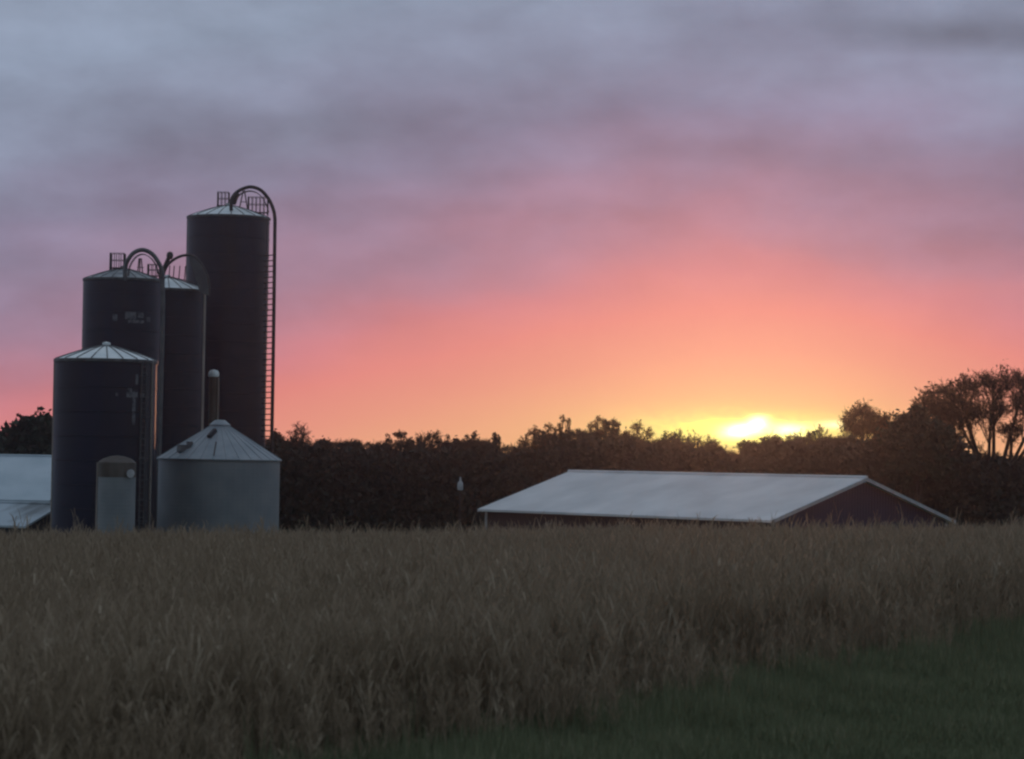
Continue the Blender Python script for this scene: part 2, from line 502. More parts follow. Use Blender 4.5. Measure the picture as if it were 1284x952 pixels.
# --- middle right silo
s3, H3, E3 = make_silo('silo', 'mid-height dark blue silo with clean white roof and curved hood, between two other silos', (210, 364), 241, 3.1, 1.0, M['dome'])
arch(s3, [(203, 362), (205, 345), (210, 333), (219, 325), (230, 320.5), (241, 321), (250, 328), (258, 342), (262, 356), (262, 371)], 238.5, .11, M['dark_metal'])
b = MB(); kn = rel(s3, 213, 320, 238.5)
b.lathe([(.01, -.35), (.2, -.3), (.28, -.05), (.22, .2), (.01, .3)], 12, 0, kn); b.tube([kn, kn + Vector((-.55, 0, -1.3))], .16, 8)
b.build('blower_head', M['dark_metal'], s3)
# curved hood on the right of the arch: a crescent with real thickness
outer = smooth_path([rel(s3, px, py, 238.5) for px, py in [(239, 321), (248, 327), (256, 339), (261, 354), (262, 370)]], 4)
inner = smooth_path([rel(s3, px, py, 238.5) for px, py in [(239, 330), (243, 340), (246, 350), (249, 360), (252, 368)]], 4)
b = MB(); n = len(outer); vs = []
for dy in (-.45, .45):
    vs += [p + Vector((0, dy, 0)) for p in outer] + [p + Vector((0, dy, 0)) for p in inner]
fs = []
for k in range(n - 1):
    fs.append((k, k + 1, n + k + 1, n + k)); fs.append((2 * n + k, 3 * n + k, 3 * n + k + 1, 2 * n + k + 1))
    fs.append((k, 2 * n + k, 2 * n + k + 1, k + 1)); fs.append((n + k, n + k + 1, 3 * n + k + 1, 3 * n + k))
fs += [(0, n, 3 * n, 2 * n), (n - 1, 3 * n - 1, 4 * n - 1, 2 * n - 1)]
b.add(vs, fs); b.build('hood', M['grey_metal'], s3)
q = rel(s3, 226, 352, 241)
b = MB()
for dx in (-.9, -.55, -.1, .35): b.tube([(q.x + dx, -.4, q.z - .4), (q.x + dx + .1, -.4, q.z + 1.15)], .045, 5)
b.tube([(q.x - .9, -.4, q.z + .3), (q.x + 1.1, -.4, q.z - .15)], .035, 5); b.build('stand', M['dark_metal'], s3)
b = MB(); b.tube([(3.03, -.75, 0), (3.03, -.75, H3)], .11, 6); b.build('edge_tube', M['pale_metal'], s3)

# --- tallest silo
s4, H4, E4 = make_silo('silo', 'tallest dark blue silo with white roof and long curved pipe down its right side', (286.8, 273), 250, 3.38, 1.0, M['dome'])
arch(s4, [(290, 264), (290, 252), (294, 244), (302, 238), (314, 234.5), (326, 238), (335, 247), (341, 258), (344.5, 272), (344.5, 300), (343, 420), (341, 540), (340, 600), (339, 690)], 247.5, .145, M['dark_metal'])
arch_cage(s4, [(295, 256), (299, 246), (307, 241), (316, 240), (325, 244), (332, 253), (337, 266)], 247.5, .3, M['dark_metal'])
b = MB(); b.tube([rel(s4, 291, 256, 247.5), rel(s4, 294, 247, 247.5), rel(s4, 299, 242, 247.5)], .27, 8, r1=.2); b.build('blower_head', M['dark_metal'], s4)
q = rel(s4, 280, 258, 250)
railing(s4, q.x - .45, q.x + .45, -.5, .5, q.z, 1.1, M['dark_metal'])
q = rel(s4, 306, 260, 250)
b = MB()
b.tube([(q.x - .35, -.4, q.z - .2), (q.x - .05, -.4, q.z + 1.35)], .055, 5); b.tube([(q.x + .35, -.4, q.z - .3), (q.x + .05, -.4, q.z + 1.35)], .055, 5)
b.tube([(q.x - .25, -.4, q.z + .4), (q.x + .25, -.4, q.z + .4)], .035, 5); b.build('stand', M['dark_metal'], s4)
q = rel(s4, 322, 265, 250)
railing(s4, q.x - .7, q.x + .9, -.5, .5, q.z - .1, 1.25, M['dark_metal'], 5)
b = MB()
for k in range(52):
    zz = 1.2 + k * .45; p0 = at(343.2, 420, 247.5).x - s4.location.x
    b.tube([(3.0, -1.0, zz), (p0, -2.4, zz)], .05, 5)
b.tube([(3.3, -.9, 0), (3.3, -.9, H4)], .03, 5)
b.build('pipe_bracket', M['grey_metal'], s4)
b = MB(); b.tube([(-3.36, -.3, 0), (-3.36, -.3, H4)], .06, 6); b.build('edge_tube', M['grey_metal'], s4)  # thin tube draws the line along the left edge of the wall

# --- narrow tube between silos
e = at(268, 472, 244); zb = g(e.x, 244) - .05
r0 = empty('filler_tube', (e.x, 244, zb)); tag(r0, 'narrow upright tube with pale rounded cap between two dark blue silos', 'tube')
h = e.z - zb
b = MB(); b.lathe([(.36, 0), (.36, h), (.38, h)], 20); b.build('shaft', M['galv_rust'], r0, True)
b = MB(); b.lathe([(.40, h - .05), (.44, h + .05), (.42, h + .3), (.3, h + .48), (.01, h + .55)], 20); b.build('cap', M['dome'], r0, True)
b = MB(); b.tube([(.42, -.2, 0), (.42, -.2, h - .1)], .06, 6); b.build('edge_tube', M['pale_metal'], r0)

# --- galvanised grain bin
e = at(275, 576, 184); zb = g(e.x, 184) - .05; RB = 3.68; h = e.z - zb
gb = empty('grain_bin', (e.x, 184, zb)); tag(gb, 'broad grey galvanised grain bin with conical roof in front of the tallest silo', 'grain bin')
b = MB(); prof = []
for k in range(int(h / .11)):
    prof.append((RB + (.0015 if k % 2 else -.0015), k * .11))
prof.append((RB, h)); b.lathe(prof, 72); b.build('wall', M['galv'], gb)
rise = (at(275, 533, 184) - at(275, 576, 184)).z
b = MB(); b.lathe([(RB + .1, h - .06), (RB + .12, h), (.62, h + rise - .1)], 72)
for k in range(30):
    a = 2 * math.pi * (k + .5) / 30
    b.tube([((RB + .1) * math.cos(a), (RB + .1) * math.sin(a), h + .02), (.6 * math.cos(a), .6 * math.sin(a), h + rise - .08)], .025, 4)
rf = b.build('roof', M['galv_roof'], gb)
b = MB(); b.lathe([(.62, h + rise - .14), (.64, h + rise + .02), (.42, h + rise + .2), (.30, h + rise + .30), (.01, h + rise + .32)], 24); b.build('roof_cap', M['galv_roof'], rf, True)
def on_cone(a, rr): return Vector((rr * math.cos(a), rr * math.sin(a), h + (RB - rr) / (RB - .62) * (rise - .1)))
b = MB(); p = on_cone(-math.pi / 2 - .28, 1.75); p2 = on_cone(-math.pi / 2 - .16, 1.1)
b.tube([p + Vector((0, -.05, .08)), p2 + Vector((0, -.05, .08))], .17, 4); b.build('hatch', M['dark_wall'], rf)
b = MB(); p = on_cone(-math.pi / 2 - .72, 2.9)
b.box(p + Vector((0, 0, .12)), (.75, .5, .42), 0, .5); b.box(p + Vector((.3, .2, .38)), (.3, .3, .3), 0, .5); b.build('hatch', M['grey_metal'], rf)
for a in (-math.pi / 2 + .0,):
    b = MB(); b.tube([on_cone(a, 3.5) + Vector((0, 0, .08)), on_cone(a, 2.2) + Vector((0, 0, .08))], .04, 4); b.build('roof_ladder', M['dark_metal'], rf)

# --- small galvanised silo before the front silo
e = at(147, 580, 171); zb = g(e.x, 171) - .05; h = e.z - zb; rs = 1.06
sm = empty('small_tank', (e.x, 171, zb)); tag(sm, 'small grey upright tank with brown rusty top, directly before the short front silo', 'tank')
b = MB(); prof = [(rs + (.003 if k % 2 else -.003), k * .11) for k in range(int((h - .7) / .11))]; b.lathe(prof, 40)
zt = prof[-1][1]
b.build('wall', M['galv'], sm)
b = MB(); b.lathe([(rs + .012, zt), (rs + .012, h), (rs * .75, h + .22), (rs * .35, h + .36), (.01, h + .40)], 40); b.build('top', M['galv_rust'], sm, True)
b = MB(); q = rel(sm, 163.5, 594, 170)
vs = [(q.x, -1.02, q.z)] + [(q.x + .21 * math.cos(t), -1.0 + .0 * t, q.z + .24 * math.sin(t)) for t in np.linspace(0, 2 * math.pi, 17)[:-1]]
back = [(x, y + .25, z) for x, y, z in vs]
fs = [(0, 1 + k, 1 + (k + 1) % 16) for k in range(16)] + [(1 + k, 18 + k, 18 + (k + 1) % 16, 1 + (k + 1) % 16) for k in range(16)]
b.add(vs + back, fs); b.build('round_plate', M['trim'], sm)
b = MB(); b.tube([(-rs - .03, -.2, 0), (-rs - .03, -.2, h)], .04, 5); b.build('edge_tube', M['pale_metal'], sm)  # added pale tube draws the bright rim of the left edge

# ------------------------------------------------------------------ barns
def barn(name, label, eR, eL, ridge_rise, half, wall_h, mats, group=None, over=.35, trim=True, wall_mat=None, gable_mat=None):
    """eR, eL: front eave right and left ends (Vector). Built in local space: x along the eave from right to left end, y away from the viewer."""
    d = (eL - eR); d.z = 0; L = d.length; ang = math.atan2(-d.y, -d.x)     # local +x points from left end to right end
    loc = Vector((eL.x, eL.y, eL.z - wall_h))
    gz = g(*(((eL + eR) / 2).xy)) - .1
    wall_h = eL.z - gz; loc.z = gz
    root = empty(name, loc, ang); tag(root, label, 'barn', group)
    W = 2 * half; th = .12; Hr = wall_h + ridge_rise
    sl = ridge_rise / half
    # roof sheets
    r = MB()
    for side in (0, 1):
        y0, y1 = (-0.0, half) if side == 0 else (W, half)
        vs = []
        for z_off in (0, th):
            for (x, y, z) in ((0, y0, wall_h), (L, y0, wall_h), (L, y1, Hr), (0, y1, Hr)):
                vs.append((x, y, z + z_off - th))
        fs = [(0, 1, 2, 3), (7, 6, 5, 4), (0, 4, 5, 1), (1, 5, 6, 2), (2, 6, 7, 3), (3, 7, 4, 0)]
        if side: fs = [f[::-1] for f in fs]
        r.add(vs, fs, 0)
    r.tube([(-.02, half, Hr + .02), (L + .02, half, Hr + .02)], .09, 6)
    rf = r.build('roof', mats['roof'], root)
    # walls, set in under the eaves
    w = MB(); o_ = over
    x0, x1, y0, y1 = o_, L - o_, o_, W - o_
    zt = wall_h - th - .01 + o_ * sl
    zr = Hr - th - .02
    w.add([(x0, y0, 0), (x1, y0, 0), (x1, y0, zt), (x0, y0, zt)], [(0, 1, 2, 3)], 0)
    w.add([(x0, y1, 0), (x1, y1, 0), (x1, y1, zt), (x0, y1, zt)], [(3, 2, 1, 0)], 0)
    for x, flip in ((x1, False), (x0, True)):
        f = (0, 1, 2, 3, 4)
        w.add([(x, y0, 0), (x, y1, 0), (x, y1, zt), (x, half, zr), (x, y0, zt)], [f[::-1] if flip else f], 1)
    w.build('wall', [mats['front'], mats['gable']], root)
    if trim:
        for xx in (L + .025, -.025):
            for (ya, yb) in ((-.02, half - .003), (W + .02, half + .003)):
                t = MB()
                za = wall_h - abs(0) ; 
                vs = []
                for dx in (-.02, .02):
                    vs += [(xx + dx, ya, wall_h - .17), (xx + dx, yb, Hr - .17), (xx + dx, yb, Hr + .015), (xx + dx, ya, wall_h + .015)]
                t.add(vs, [(0, 1, 2, 3), (7, 6, 5, 4), (0, 4, 5, 1), (1, 5, 6, 2), (2, 6, 7, 3), (3, 7, 4, 0)])
                t.build('rake_trim', M['trim'], root)
        for (x, y) in ((x0, y0), (x1, y0), (x1, y1), (x0, y1)):
            t = MB(); t.box((x, y, zt / 2 - .05), (.14, .14, zt - .12)); t.build('corner_trim', M['trim'], root)
    return root, L, wall_h, Hr

half = 6.4
eR = at(968, 652, 150); eL = at(599.5, 639, 150 * 1.13)
eR.z = eL.z = (eR.z + eL.z) / 2
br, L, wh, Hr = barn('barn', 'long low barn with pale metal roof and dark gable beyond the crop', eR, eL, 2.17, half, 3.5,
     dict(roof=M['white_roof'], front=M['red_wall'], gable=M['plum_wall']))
# door openings on the long side
for k in range(4):
    b = MB(); x = 3 + k * (L - 6) / 3
    b.box((x, .35 - .04, 1.45), (2.6, .06, 2.9)); b.tube([(x - 2.6, .30, 3.0), (x + 2.6, .30, 3.0)], .05, 6)
    b.build('door', M['dark_wall'], br)
# large door in the gable end
b = MB(); b.box((L - .35 + .04, half, 1.6), (.06, 4.2, 3.2)); b.build('door', M['dark_wall'], br)

# left barn A: broad roof seen square on
eR = at(62.5, 627, 196); eL = at(-330, 620, 196); eR.z = eL.z = at(30, 627, 196).z
rz = at(30, 572, 203).z
barn('barn', 'large pale roofed barn at the left edge, just left of the short front silo', eR, eL, rz - eR.z, 6.8, 4.0,
     dict(roof=M['left_roof'], front=M['dark_wall'], gable=M['dark_wall']), over=.2, trim=False)
# left shed B in front of it, gable to the right
eR = at(32, 660, 180); eL = at(-260, 652, 192); eR.z = eL.z
eR.z = eL.z = at(32, 660, 180).z
rz = at(62, 632, 184).z
barn('shed', 'low stained roof shed in front of the large left barn, half hidden by crop', eR, eL, rz - eR.z, 3.0, 2.0,
     dict(roof=M['stained_roof'], front=M['dark_wall'], gable=M['dark_wall']), over=.15, trim=False)[0]['category'] = 'shed'

# ------------------------------------------------------------------ pale lantern on a post
e = at(577, 615, 225); zb = g(e.x, 225) - .05
pl = empty('post_lantern', (e.x, 225, zb)); tag(pl, 'tiny pale bottle-shaped object on a thin post before the dark woods', 'post')
h = e.z - zb
b = MB(); b.tube([(0, 0, 0), (0, 0, h)], .05, 6); b.build('post', M['dark_metal'], pl)
b = MB(); b.lathe([(.01, h), (.2, h + .02), (.23, h + .3), (.2, h + .55), (.08, h + .72), (.05, h + .98), (.01, h + 1.0)], 12); b.build('head', M['trim'], pl, True)

# ------------------------------------------------------------------ the woods
prof_px = [(-900, 556), (-300, 560), (-60, 556), (0, 556), (20, 556), (66, 552), (200, 554), (350, 551), (365, 555), (400, 553), (440, 557), (470, 555), (500, 557), (560, 557),
           (575, 555), (600, 553), (625, 557), (642, 563), (655, 560), (665, 556), (690, 549), (705, 543), (740, 543), (765, 542), (780, 550), (800, 554),
           (850, 556), (880, 555), (905, 561), (912, 568), (918, 573), (924, 566), (940, 556), (955, 550), (975, 547), (1000, 550), (1040, 549), (1085, 549), (1100, 550), (1112, 541),
           (1128, 534), (1150, 528), (1175, 536), (1200, 545), (1210, 562), (1225, 571), (1250, 570), (1284, 572), (1330, 566), (1500, 560), (2100, 558)]
YW = 268.0
pw = [at(px, py, YW) for px, py in prof_px]
px_ = np.array([p.x for p in pw]); pz_ = np.array([p.z for p in pw]) - .5
def leaf_quads(C, size, rngl, elong=1.6):
    n = len(C)
    a = rngl.normal(size=(n, 3)); a /= np.linalg.norm(a, axis=1)[:, None]
    b = rngl.normal(size=(n, 3)); b -= (a * b).sum(1)[:, None] * a; b /= np.linalg.norm(b, axis=1)[:, None]
    s = size[:, None] if np.ndim(size) else size
    a = a * s * elong / 2; b = b * s / 2
    V = np.stack([C - a, C - b * .8, C + a, C + b * .8], 1).reshape(-1, 3)
    return V, np.arange(4 * n).reshape(-1, 4)
def seg_quads(SG, r):
    # SG rows: p(3) q(3) width -> one narrow tapering quad each
    p, q, w = SG[:, :3], SG[:, 3:6], SG[:, 6:7]
    d = q - p; a = np.cross(d, r.normal(size=d.shape)); a /= np.linalg.norm(a, axis=1)[:, None] + 1e-9
    V = np.stack([p - a * w / 2, p + a * w / 2, q + a * w / 3.5, q - a * w / 3.5], 1).reshape(-1, 3)
    return V, np.arange(len(V)).reshape(-1, 4)

def twig_cloud(P, c, rx, rz, nb, r, SEG, w0=.075):
    P = np.array(P); R3 = np.array([rx, rx, rz])
    s0 = P[(len(P) * r.uniform(.4, .99, nb)).astype(int)]
    d = r.normal(size=(nb, 3)); d /= np.linalg.norm(d, axis=1)[:, None]
    d[:, 2] = np.where(r.random(nb) < .8, np.abs(d[:, 2]), d[:, 2])
    e0_ = c + d * R3 * r.uniform(.6, 1.0, (nb, 1))
    cur_s, cur_e = s0, e0_
    tips = [e0_]
    SEG.append(np.column_stack([s0, e0_, np.full(nb, w0)]))
    for lev, (n_, ln, w) in enumerate(((7, .42, w0 * .6), (5, .22, w0 * .42))):
        k = np.repeat(np.arange(len(cur_s)), n_)
        t = r.uniform(.25, 1, (len(k), 1))
        st = cur_s[k] * (1 - t) + cur_e[k] * t
        par = cur_e[k] - cur_s[k]; par /= np.linalg.norm(par, axis=1)[:, None] + 1e-9
        dd = par * .8 + r.normal(size=par.shape) * .6 + np.array([0, 0, .08]); dd /= np.linalg.norm(dd, axis=1)[:, None]
        en = st + dd * R3.mean() * ln * r.uniform(.5, 1.2, (len(k), 1))
        SEG.append(np.column_stack([st, en, np.full(len(k), w)]))
        cur_s, cur_e = st, en; tips.append(en)
    return np.concatenate(tips[1:])

n = 250000
x = rng.uniform(-72, 72, n)
keep_view = np.abs(x) < 52
y = YW + rng.uniform(-6, 12, n)
# rounded crowns: many overlapping crown centres shape the top and the front
nc = 260
cx = rng.uniform(-75, 75, nc); cy = YW + rng.uniform(-5, 11, nc); cr = rng.uniform(1.4, 3.4, nc)
base = ground(x, y)
top = np.interp(x, px_, pz_) + .18 * np.sin(x * 2.1) + .12 * np.sin(x * 5.3 + 1) 
z = base + (top - base) * rng.beta(1.6, 1.05, n)
V1, F1 = leaf_quads(np.stack([x, y, z], -1), rng.uniform(.22, .45, n), rng)
tn = np.clip(.45 + .22 * np.sin(x * .35) * np.sin(z * .5 + x * .3) + rng.normal(0, .12, n), 0, 1)
# twiggy fringe: bare shoots standing out of the top of the mass
SG = []
for k in range(330):
    xk = rng.uniform(-60, 60); yk = YW + rng.uniform(-4, 7); tk = float(np.interp(xk, px_, pz_))
    hk = abs(rng.normal(.35, .4)) * (1 + .8 * math.sin(xk * .9) * math.sin(xk * .37 + 2)); wk = rng.uniform(.6, 1.5)
    c_ = np.array([xk, yk, tk + hk * .45])
    twig_cloud([np.array([xk, yk, tk - .8]), np.array([xk, yk, tk - .1]), c_], c_, wk, max(.4, hk * .5), 12, rng, SG, .07)
SG = np.concatenate(SG); V2, F2 = seg_quads(SG, rng); m = len(SG)
V2b, F2b = leaf_quads(SG[rng.integers(0, m, 6000), 3:6], rng.uniform(.10, .2, 6000), rng)
F2 = np.concatenate([F2, F2b + len(V2)]); V2 = np.concatenate([V2, V2b]); m += 6000
V = np.concatenate([V1, V2]); Fq = np.concatenate([F1, F2 + len(V1)])
T = np.repeat(np.concatenate([tn, rng.uniform(.2, .9, m)]), 4)
o = np_mesh('woodland', V, Fq, M['wood_leaf'], T)
tag(o, 'long dark mass of woods closing the view behind silos and barn', 'woods', kind='stuff')

def make_tree(name, label, cat, base_px, top_px, Y, width, lobes, leafmat, nleaf, leafsize, seed, group=None, density_twigs=3, trunk_r=.18, crown_h=.6):
    """width in metres; lobes: list of (dx, dz, rx, rz) as fractions of width and height of the whole tree"""
    r = np.random.default_rng(seed); rr = random.Random(seed)
    top = at(*top_px, Y); x0 = at(base_px, top_px[1], Y).x
    zb = g(x0, Y) - .1; Ht = top.z - zb
    root = empty(name, (x0, Y, zb)); tag(root, label, cat, group)
    tr = MB()
    Hc = width * (crown_h if width > 4.5 else 1.0)     # height of the leafy crown
    lob = [(Vector((dx * width, r.uniform(-.2, .2) * width, Ht - (1 - dz) / .55 * Hc)), rx * width, rz / .55 * Hc) for dx, dz, rx, rz in lobes]
    fork = Vector((0, 0, Ht * .32))
    tr.tube([(0, 0, 0), (.03, .02, Ht * .16), fork], trunk_r * 1.25, 8, r1=trunk_r)
    SEG, leaves = [], []
    for c, rx, rz in lob:
        low = c - Vector((0, 0, rz * .5))
        P = smooth_path([fork - Vector((0, 0, .6)), fork.lerp(low, .5) + Vector((r.normal(0, .2), r.normal(0, .2), 0)), low, c + Vector((0, 0, rz * .3))], 3)
        tr.tube(P, trunk_r * .7, 6, r1=trunk_r * .2)
        tips = twig_cloud([np.array(p) for p in P], np.array(c), rx, rz, int(min(14 * density_twigs, 7 * density_twigs * max(rx, .35))), r, SEG, .075 if width > 4.5 else .055)
        nl = int(nleaf * rx * rz / sum(l[1] * l[2] for l in lob))
        ncl = max(10, nl // 9)
        cc = tips[r.integers(0, len(tips), ncl)]
        leaves.append(cc[r.integers(0, ncl, nl)] + r.normal(size=(nl, 3)) * .16 * min(1.6, max(.7, rx)))
    tr.build('trunk', M['bark'], root)
    C = np.concatenate(leaves); SG = np.concatenate(SEG)
    Vl, Fl = leaf_quads(C, r.uniform(.6, 1.3, len(C)) * leafsize, r)
    Vt, Ft = seg_quads(SG, r)
    oc = np_mesh('crown', np.concatenate([Vl, Vt]), np.concatenate([Fl, Ft + len(Vl)]), leafmat,
                 np.concatenate([np.repeat(np.clip(r.normal(.5, .25, len(C)), 0, 1), 4), np.full(len(Vt), .1)]), parent=root)
    return root

px2m = lambda w, Y: w / F * Y
A, D = M['autumn_leaf'], M['dark_leaf']
round_l = [(0, .72, .34, .26), (-.28, .6, .24, .2), (.27, .62, .24, .2)]
open_l = [(0, .8, .26, .17), (-.3, .66, .22, .16), (.3, .7, .22, .16), (.05, .55, .3, .15)]
G = 'trees standing above the woods'
# big tree at the right
make_tree('broadleaf_tree', 'largest tree, tall open autumn crown at the right edge above the woods', 'tree', 1246, (1244, 459), 266, px2m(180, 266),
          [(.02, .86, .17, .13), (-.20, .80, .17, .13), (.20, .87, .14, .11), (-.03, .66, .17, .12), (.25, .70, .16, .13), (-.22, .62, .16, .11), (-.37, .66, .12, .10), (.40, .78, .15, .15), (.10, .54, .12, .07), (.40, .58, .13, .10)],
          A, 1200, .22, 5, G, 4.5, .30, .55)
make_tree('broadleaf_tree', 'open reddish tree just left of the largest tree, lower than it', 'tree', 1176, (1172, 482), 271, px2m(74, 271),
          [(0, .84, .28, .14), (-.22, .68, .26, .14), (.25, .7, .28, .15), (.0, .55, .3, .12)], A, 380, .26, 6, G, 4, .2)
make_tree('evergreen_tree', 'solid dark pointed tree rising at the left foot of the largest tree', 'tree', 1152, (1152, 509), 262, px2m(84, 262),
          [(0, .84, .16, .14), (-.12, .68, .22, .18), (.14, .62, .24, .18), (-.28, .52, .22, .2), (.3, .52, .26, .2), (0, .45, .4, .25), (0, .15, .5, .3)], D, 12000, .36, 8, G, 2, .25)
make_tree('broadleaf_tree', 'hazy reddish twiggy tree right of the setting sun', 'tree', 1083, (1082, 503), 272, px2m(66, 272), round_l + [(0, .5, .4, .15)], A, 520, .2, 9, G, 5, .13)
make_tree('broadleaf_tree', 'small twiggy tree between the hazy reddish tree and dark pointed tree', 'tree', 1117, (1116, 514), 268, px2m(36, 268), round_l, A, 220, .22, 10, G, 4, .13)
make_tree('broadleaf_tree', 'small dark bush-topped tree right beside the white glow of the setting sun', 'tree', 965, (962, 538), 266, px2m(34, 266), round_l, M['wood_leaf'], 260, .22, 11, G, 3, .12)
make_tree('broadleaf_tree', 'small tree with gaps in its crown under the small yellow cloud glow', 'tree', 1016, (1014, 535), 266, px2m(36, 266), open_l, M['wood_leaf'], 180, .22, 12, G, 3, .12)
make_tree('broadleaf_tree', 'small leafy tree at the left end of the yellow sun glow', 'tree', 838, (842, 538), 267, px2m(34, 267), round_l, M['wood_leaf'], 200, .22, 13, G, 3, .12)
make_tree('broadleaf_tree', 'fine bare tree left of the sun glow above the right end of the wooded mound', 'tree', 800, (794, 524), 269, px2m(40, 269), open_l, A, 110, .18, 14, G, 5, .12)
make_tree('broadleaf_tree', 'dark twiggy tree on top of the wooded mound above the barn roof', 'tree', 768, (768, 522), 266, px2m(26, 266), open_l, M['wood_leaf'], 220, .22, 15, G, 5, .14)
make_tree('broadleaf_tree', 'bright orange-rimmed bare tree on the middle of the wooded mound', 'tree', 750, (748, 519), 271, px2m(30, 271), open_l, A, 100, .18, 16, G, 5, .12)
make_tree('broadleaf_tree', 'thin upright bare tree on the left of the wooded mound', 'tree', 706, (704, 519), 268, px2m(20, 268), [(0, .8, .2, .2), (.3, .7, .3, .15), (-.2, .6, .2, .15)], A, 60, .18, 17, G, 5, .13)
make_tree('broadleaf_tree', 'low spreading bare tree on the left slope of the wooded mound', 'tree', 670, (668, 532), 267, px2m(40, 267), open_l, A, 100, .18, 18, G, 5, .12)
make_tree('broadleaf_tree', 'faint bare tree between the thin upright and low spreading bare trees', 'tree', 688, (686, 528), 272, px2m(26, 272), open_l, A, 60, .18, 28, G, 5, .12)
make_tree('broadleaf_tree', 'small rounded tree alone just left of the dip in the woods', 'tree', 621, (620, 544), 266, px2m(16, 266), [(0, .8, .35, .15), (0, .62, .4, .15)], M['wood_leaf'], 200, .22, 19, G, 2, .12)
make_tree('broadleaf_tree', 'dark lumpy tree with small sky gaps left of the wooded mound', 'tree', 588, (594, 539), 266, px2m(50, 266), [(.15, .82, .2, .15), (-.2, .75, .22, .14), (-.42, .66, .12, .12), (.42, .66, .12, .12)], M['wood_leaf'], 520, .22, 20, G, 2, .14)
make_tree('broadleaf_tree', 'round tree with a dark left half and thin right half on the low woods', 'tree', 540, (541, 534), 267, px2m(48, 267), [(-.25, .74, .2, .17), (.05, .82, .22, .14), (.3, .72, .22, .17)], M['wood_leaf'], 330, .22, 21, G, 5, .14)
make_tree('broadleaf_tree', 'small ring-crowned tree, leftmost tree standing above the low woods', 'tree', 500, (502, 537), 267, px2m(34, 267), [(.1, .85, .24, .1), (-.35, .7, .14, .14), (.38, .68, .14, .14)], M['wood_leaf'], 170, .22, 22, G, 4, .12)
make_tree('broadleaf_tree', 'dark green round-headed tree above the left barn roof', 'tree', 36, (36, 517), 225, px2m(96, 225), [(0, .82, .2, .15), (-.25, .68, .22, .2), (.22, .78, .16, .16), (.3, .6, .24, .2), (-.38, .52, .2, .2), (0, .5, .45, .25), (0, .1, .5, .35)], D, 12000, .32, 23, G, 2, .25, .75)
make_tree('broadleaf_tree', 'thin twiggy tree top touching the left side of the short front silo', 'tree', 60, (60, 518), 262, px2m(26, 262), open_l, A, 70, .18, 24, G, 5, .12)
for k, (px, py, w, lb) in enumerate([(366, 547, 26, 'low ragged treetop a little right of the grain bin'), (405, 549, 30, 'low flat treetop in the woods between grain bin and ring-crowned tree'),
                                 (347, 540, 20, 'small dark treetop touching the right side of the grain bin roof'), (870, 547, 30, 'low ragged treetop under the middle of the yellow glow')]):
    make_tree('broadleaf_tree', lb, 'tree', px, (px, py), 265, px2m(w, 265), round_l, M['wood_leaf'], 170, .22, 40 + k, G, 3, .12)

# ------------------------------------------------------------------ added lens veil volume
VEIL = 0.0002  # density of an added volume that imitates lens veil and glow
if VEIL:
    b = MB(); b.box((0, 190, 12), (460, 620, 44)); o = b.build('veil', [], None)
    m = bpy.data.materials.new('veil_air'); m.use_nodes = True; nt = m.node_tree
    for nd in list(nt.nodes):
        if nd.type != 'OUTPUT_MATERIAL': nt.nodes.remove(nd)
    pv = nt.nodes.new('ShaderNodeVolumePrincipled'); pv.inputs['Color'].default_value = (.9, .9, .95, 1)
    pv.inputs['Density'].default_value = VEIL; pv.inputs['Anisotropy'].default_value = .94
    nt.links.new(pv.outputs[0], [q for q in nt.nodes if q.type == 'OUTPUT_MATERIAL'][0].inputs['Volume'])
    o.data.materials.append(m); tag(o, kind='stuff', label='added thin volume imitating lens haze over the whole farm', cat='veil')

# ------------------------------------------------------------------ sky
SUN_AZ, SUN_EL = 4.45, 0.85       # degrees right of +Y, above horizon
world = bpy.data.worlds.new('World'); scene.world = world; world.use_nodes = True
nt = world.node_tree; N, L = nt.nodes, nt.links
bg = N['Background']

def lin(c): return tuple(((v / 255) / 12.92 if v / 255 <= .04045 else ((v / 255 + .055) / 1.055) ** 2.4) for v in c)
def val(v):
    return v
def mth(op, a, b=None, c=None, clamp=False):
    n_ = N.new('ShaderNodeMath'); n_.operation = op; n_.use_clamp = clamp
    for i_, v in enumerate((a, b, c)):
        if v is None: continue
        if isinstance(v, (int, float)): n_.inputs[i_].default_value = v
        else: L.new(v, n_.inputs[i_])
    return n_.outputs[0]
def addm(*a):
    r_ = a[0]
    for q in a[1:]: r_ = mth('ADD', r_, q)
    return r_
tc = N.new('ShaderNodeTexCoord'); sp = N.new('ShaderNodeSeparateXYZ'); L.new(tc.outputs['Generated'], sp.inputs[0])
dx, dy, dz = sp.outputs
az = mth('MULTIPLY', mth('ARCTAN2', dx, dy), 57.2958)
el = mth('MULTIPLY', mth('ARCSINE', dz), 57.2958)
cb = N.new('ShaderNodeCombineXYZ'); L.new(az, cb.inputs[0]); L.new(el, cb.inputs[1])

def noise(sx, sy, detail, ofs, rough=.5, dist=0.0):
    mp = N.new('ShaderNodeMapping'); mp.inputs['Scale'].default_value = (sx, sy, 1); mp.inputs['Location'].default_value = ofs
    L.new(cb.outputs[0], mp.inputs[0])
    no = N.new('ShaderNodeTexNoise'); no.inputs['Scale'].default_value = 1; no.inputs['Detail'].default_value = detail
    no.inputs['Roughness'].default_value = rough; no.inputs['Distortion'].default_value = dist
    L.new(mp.outputs[0], no.inputs['Vector']); return mth('SUBTRACT', no.outputs['Fac'], .5)

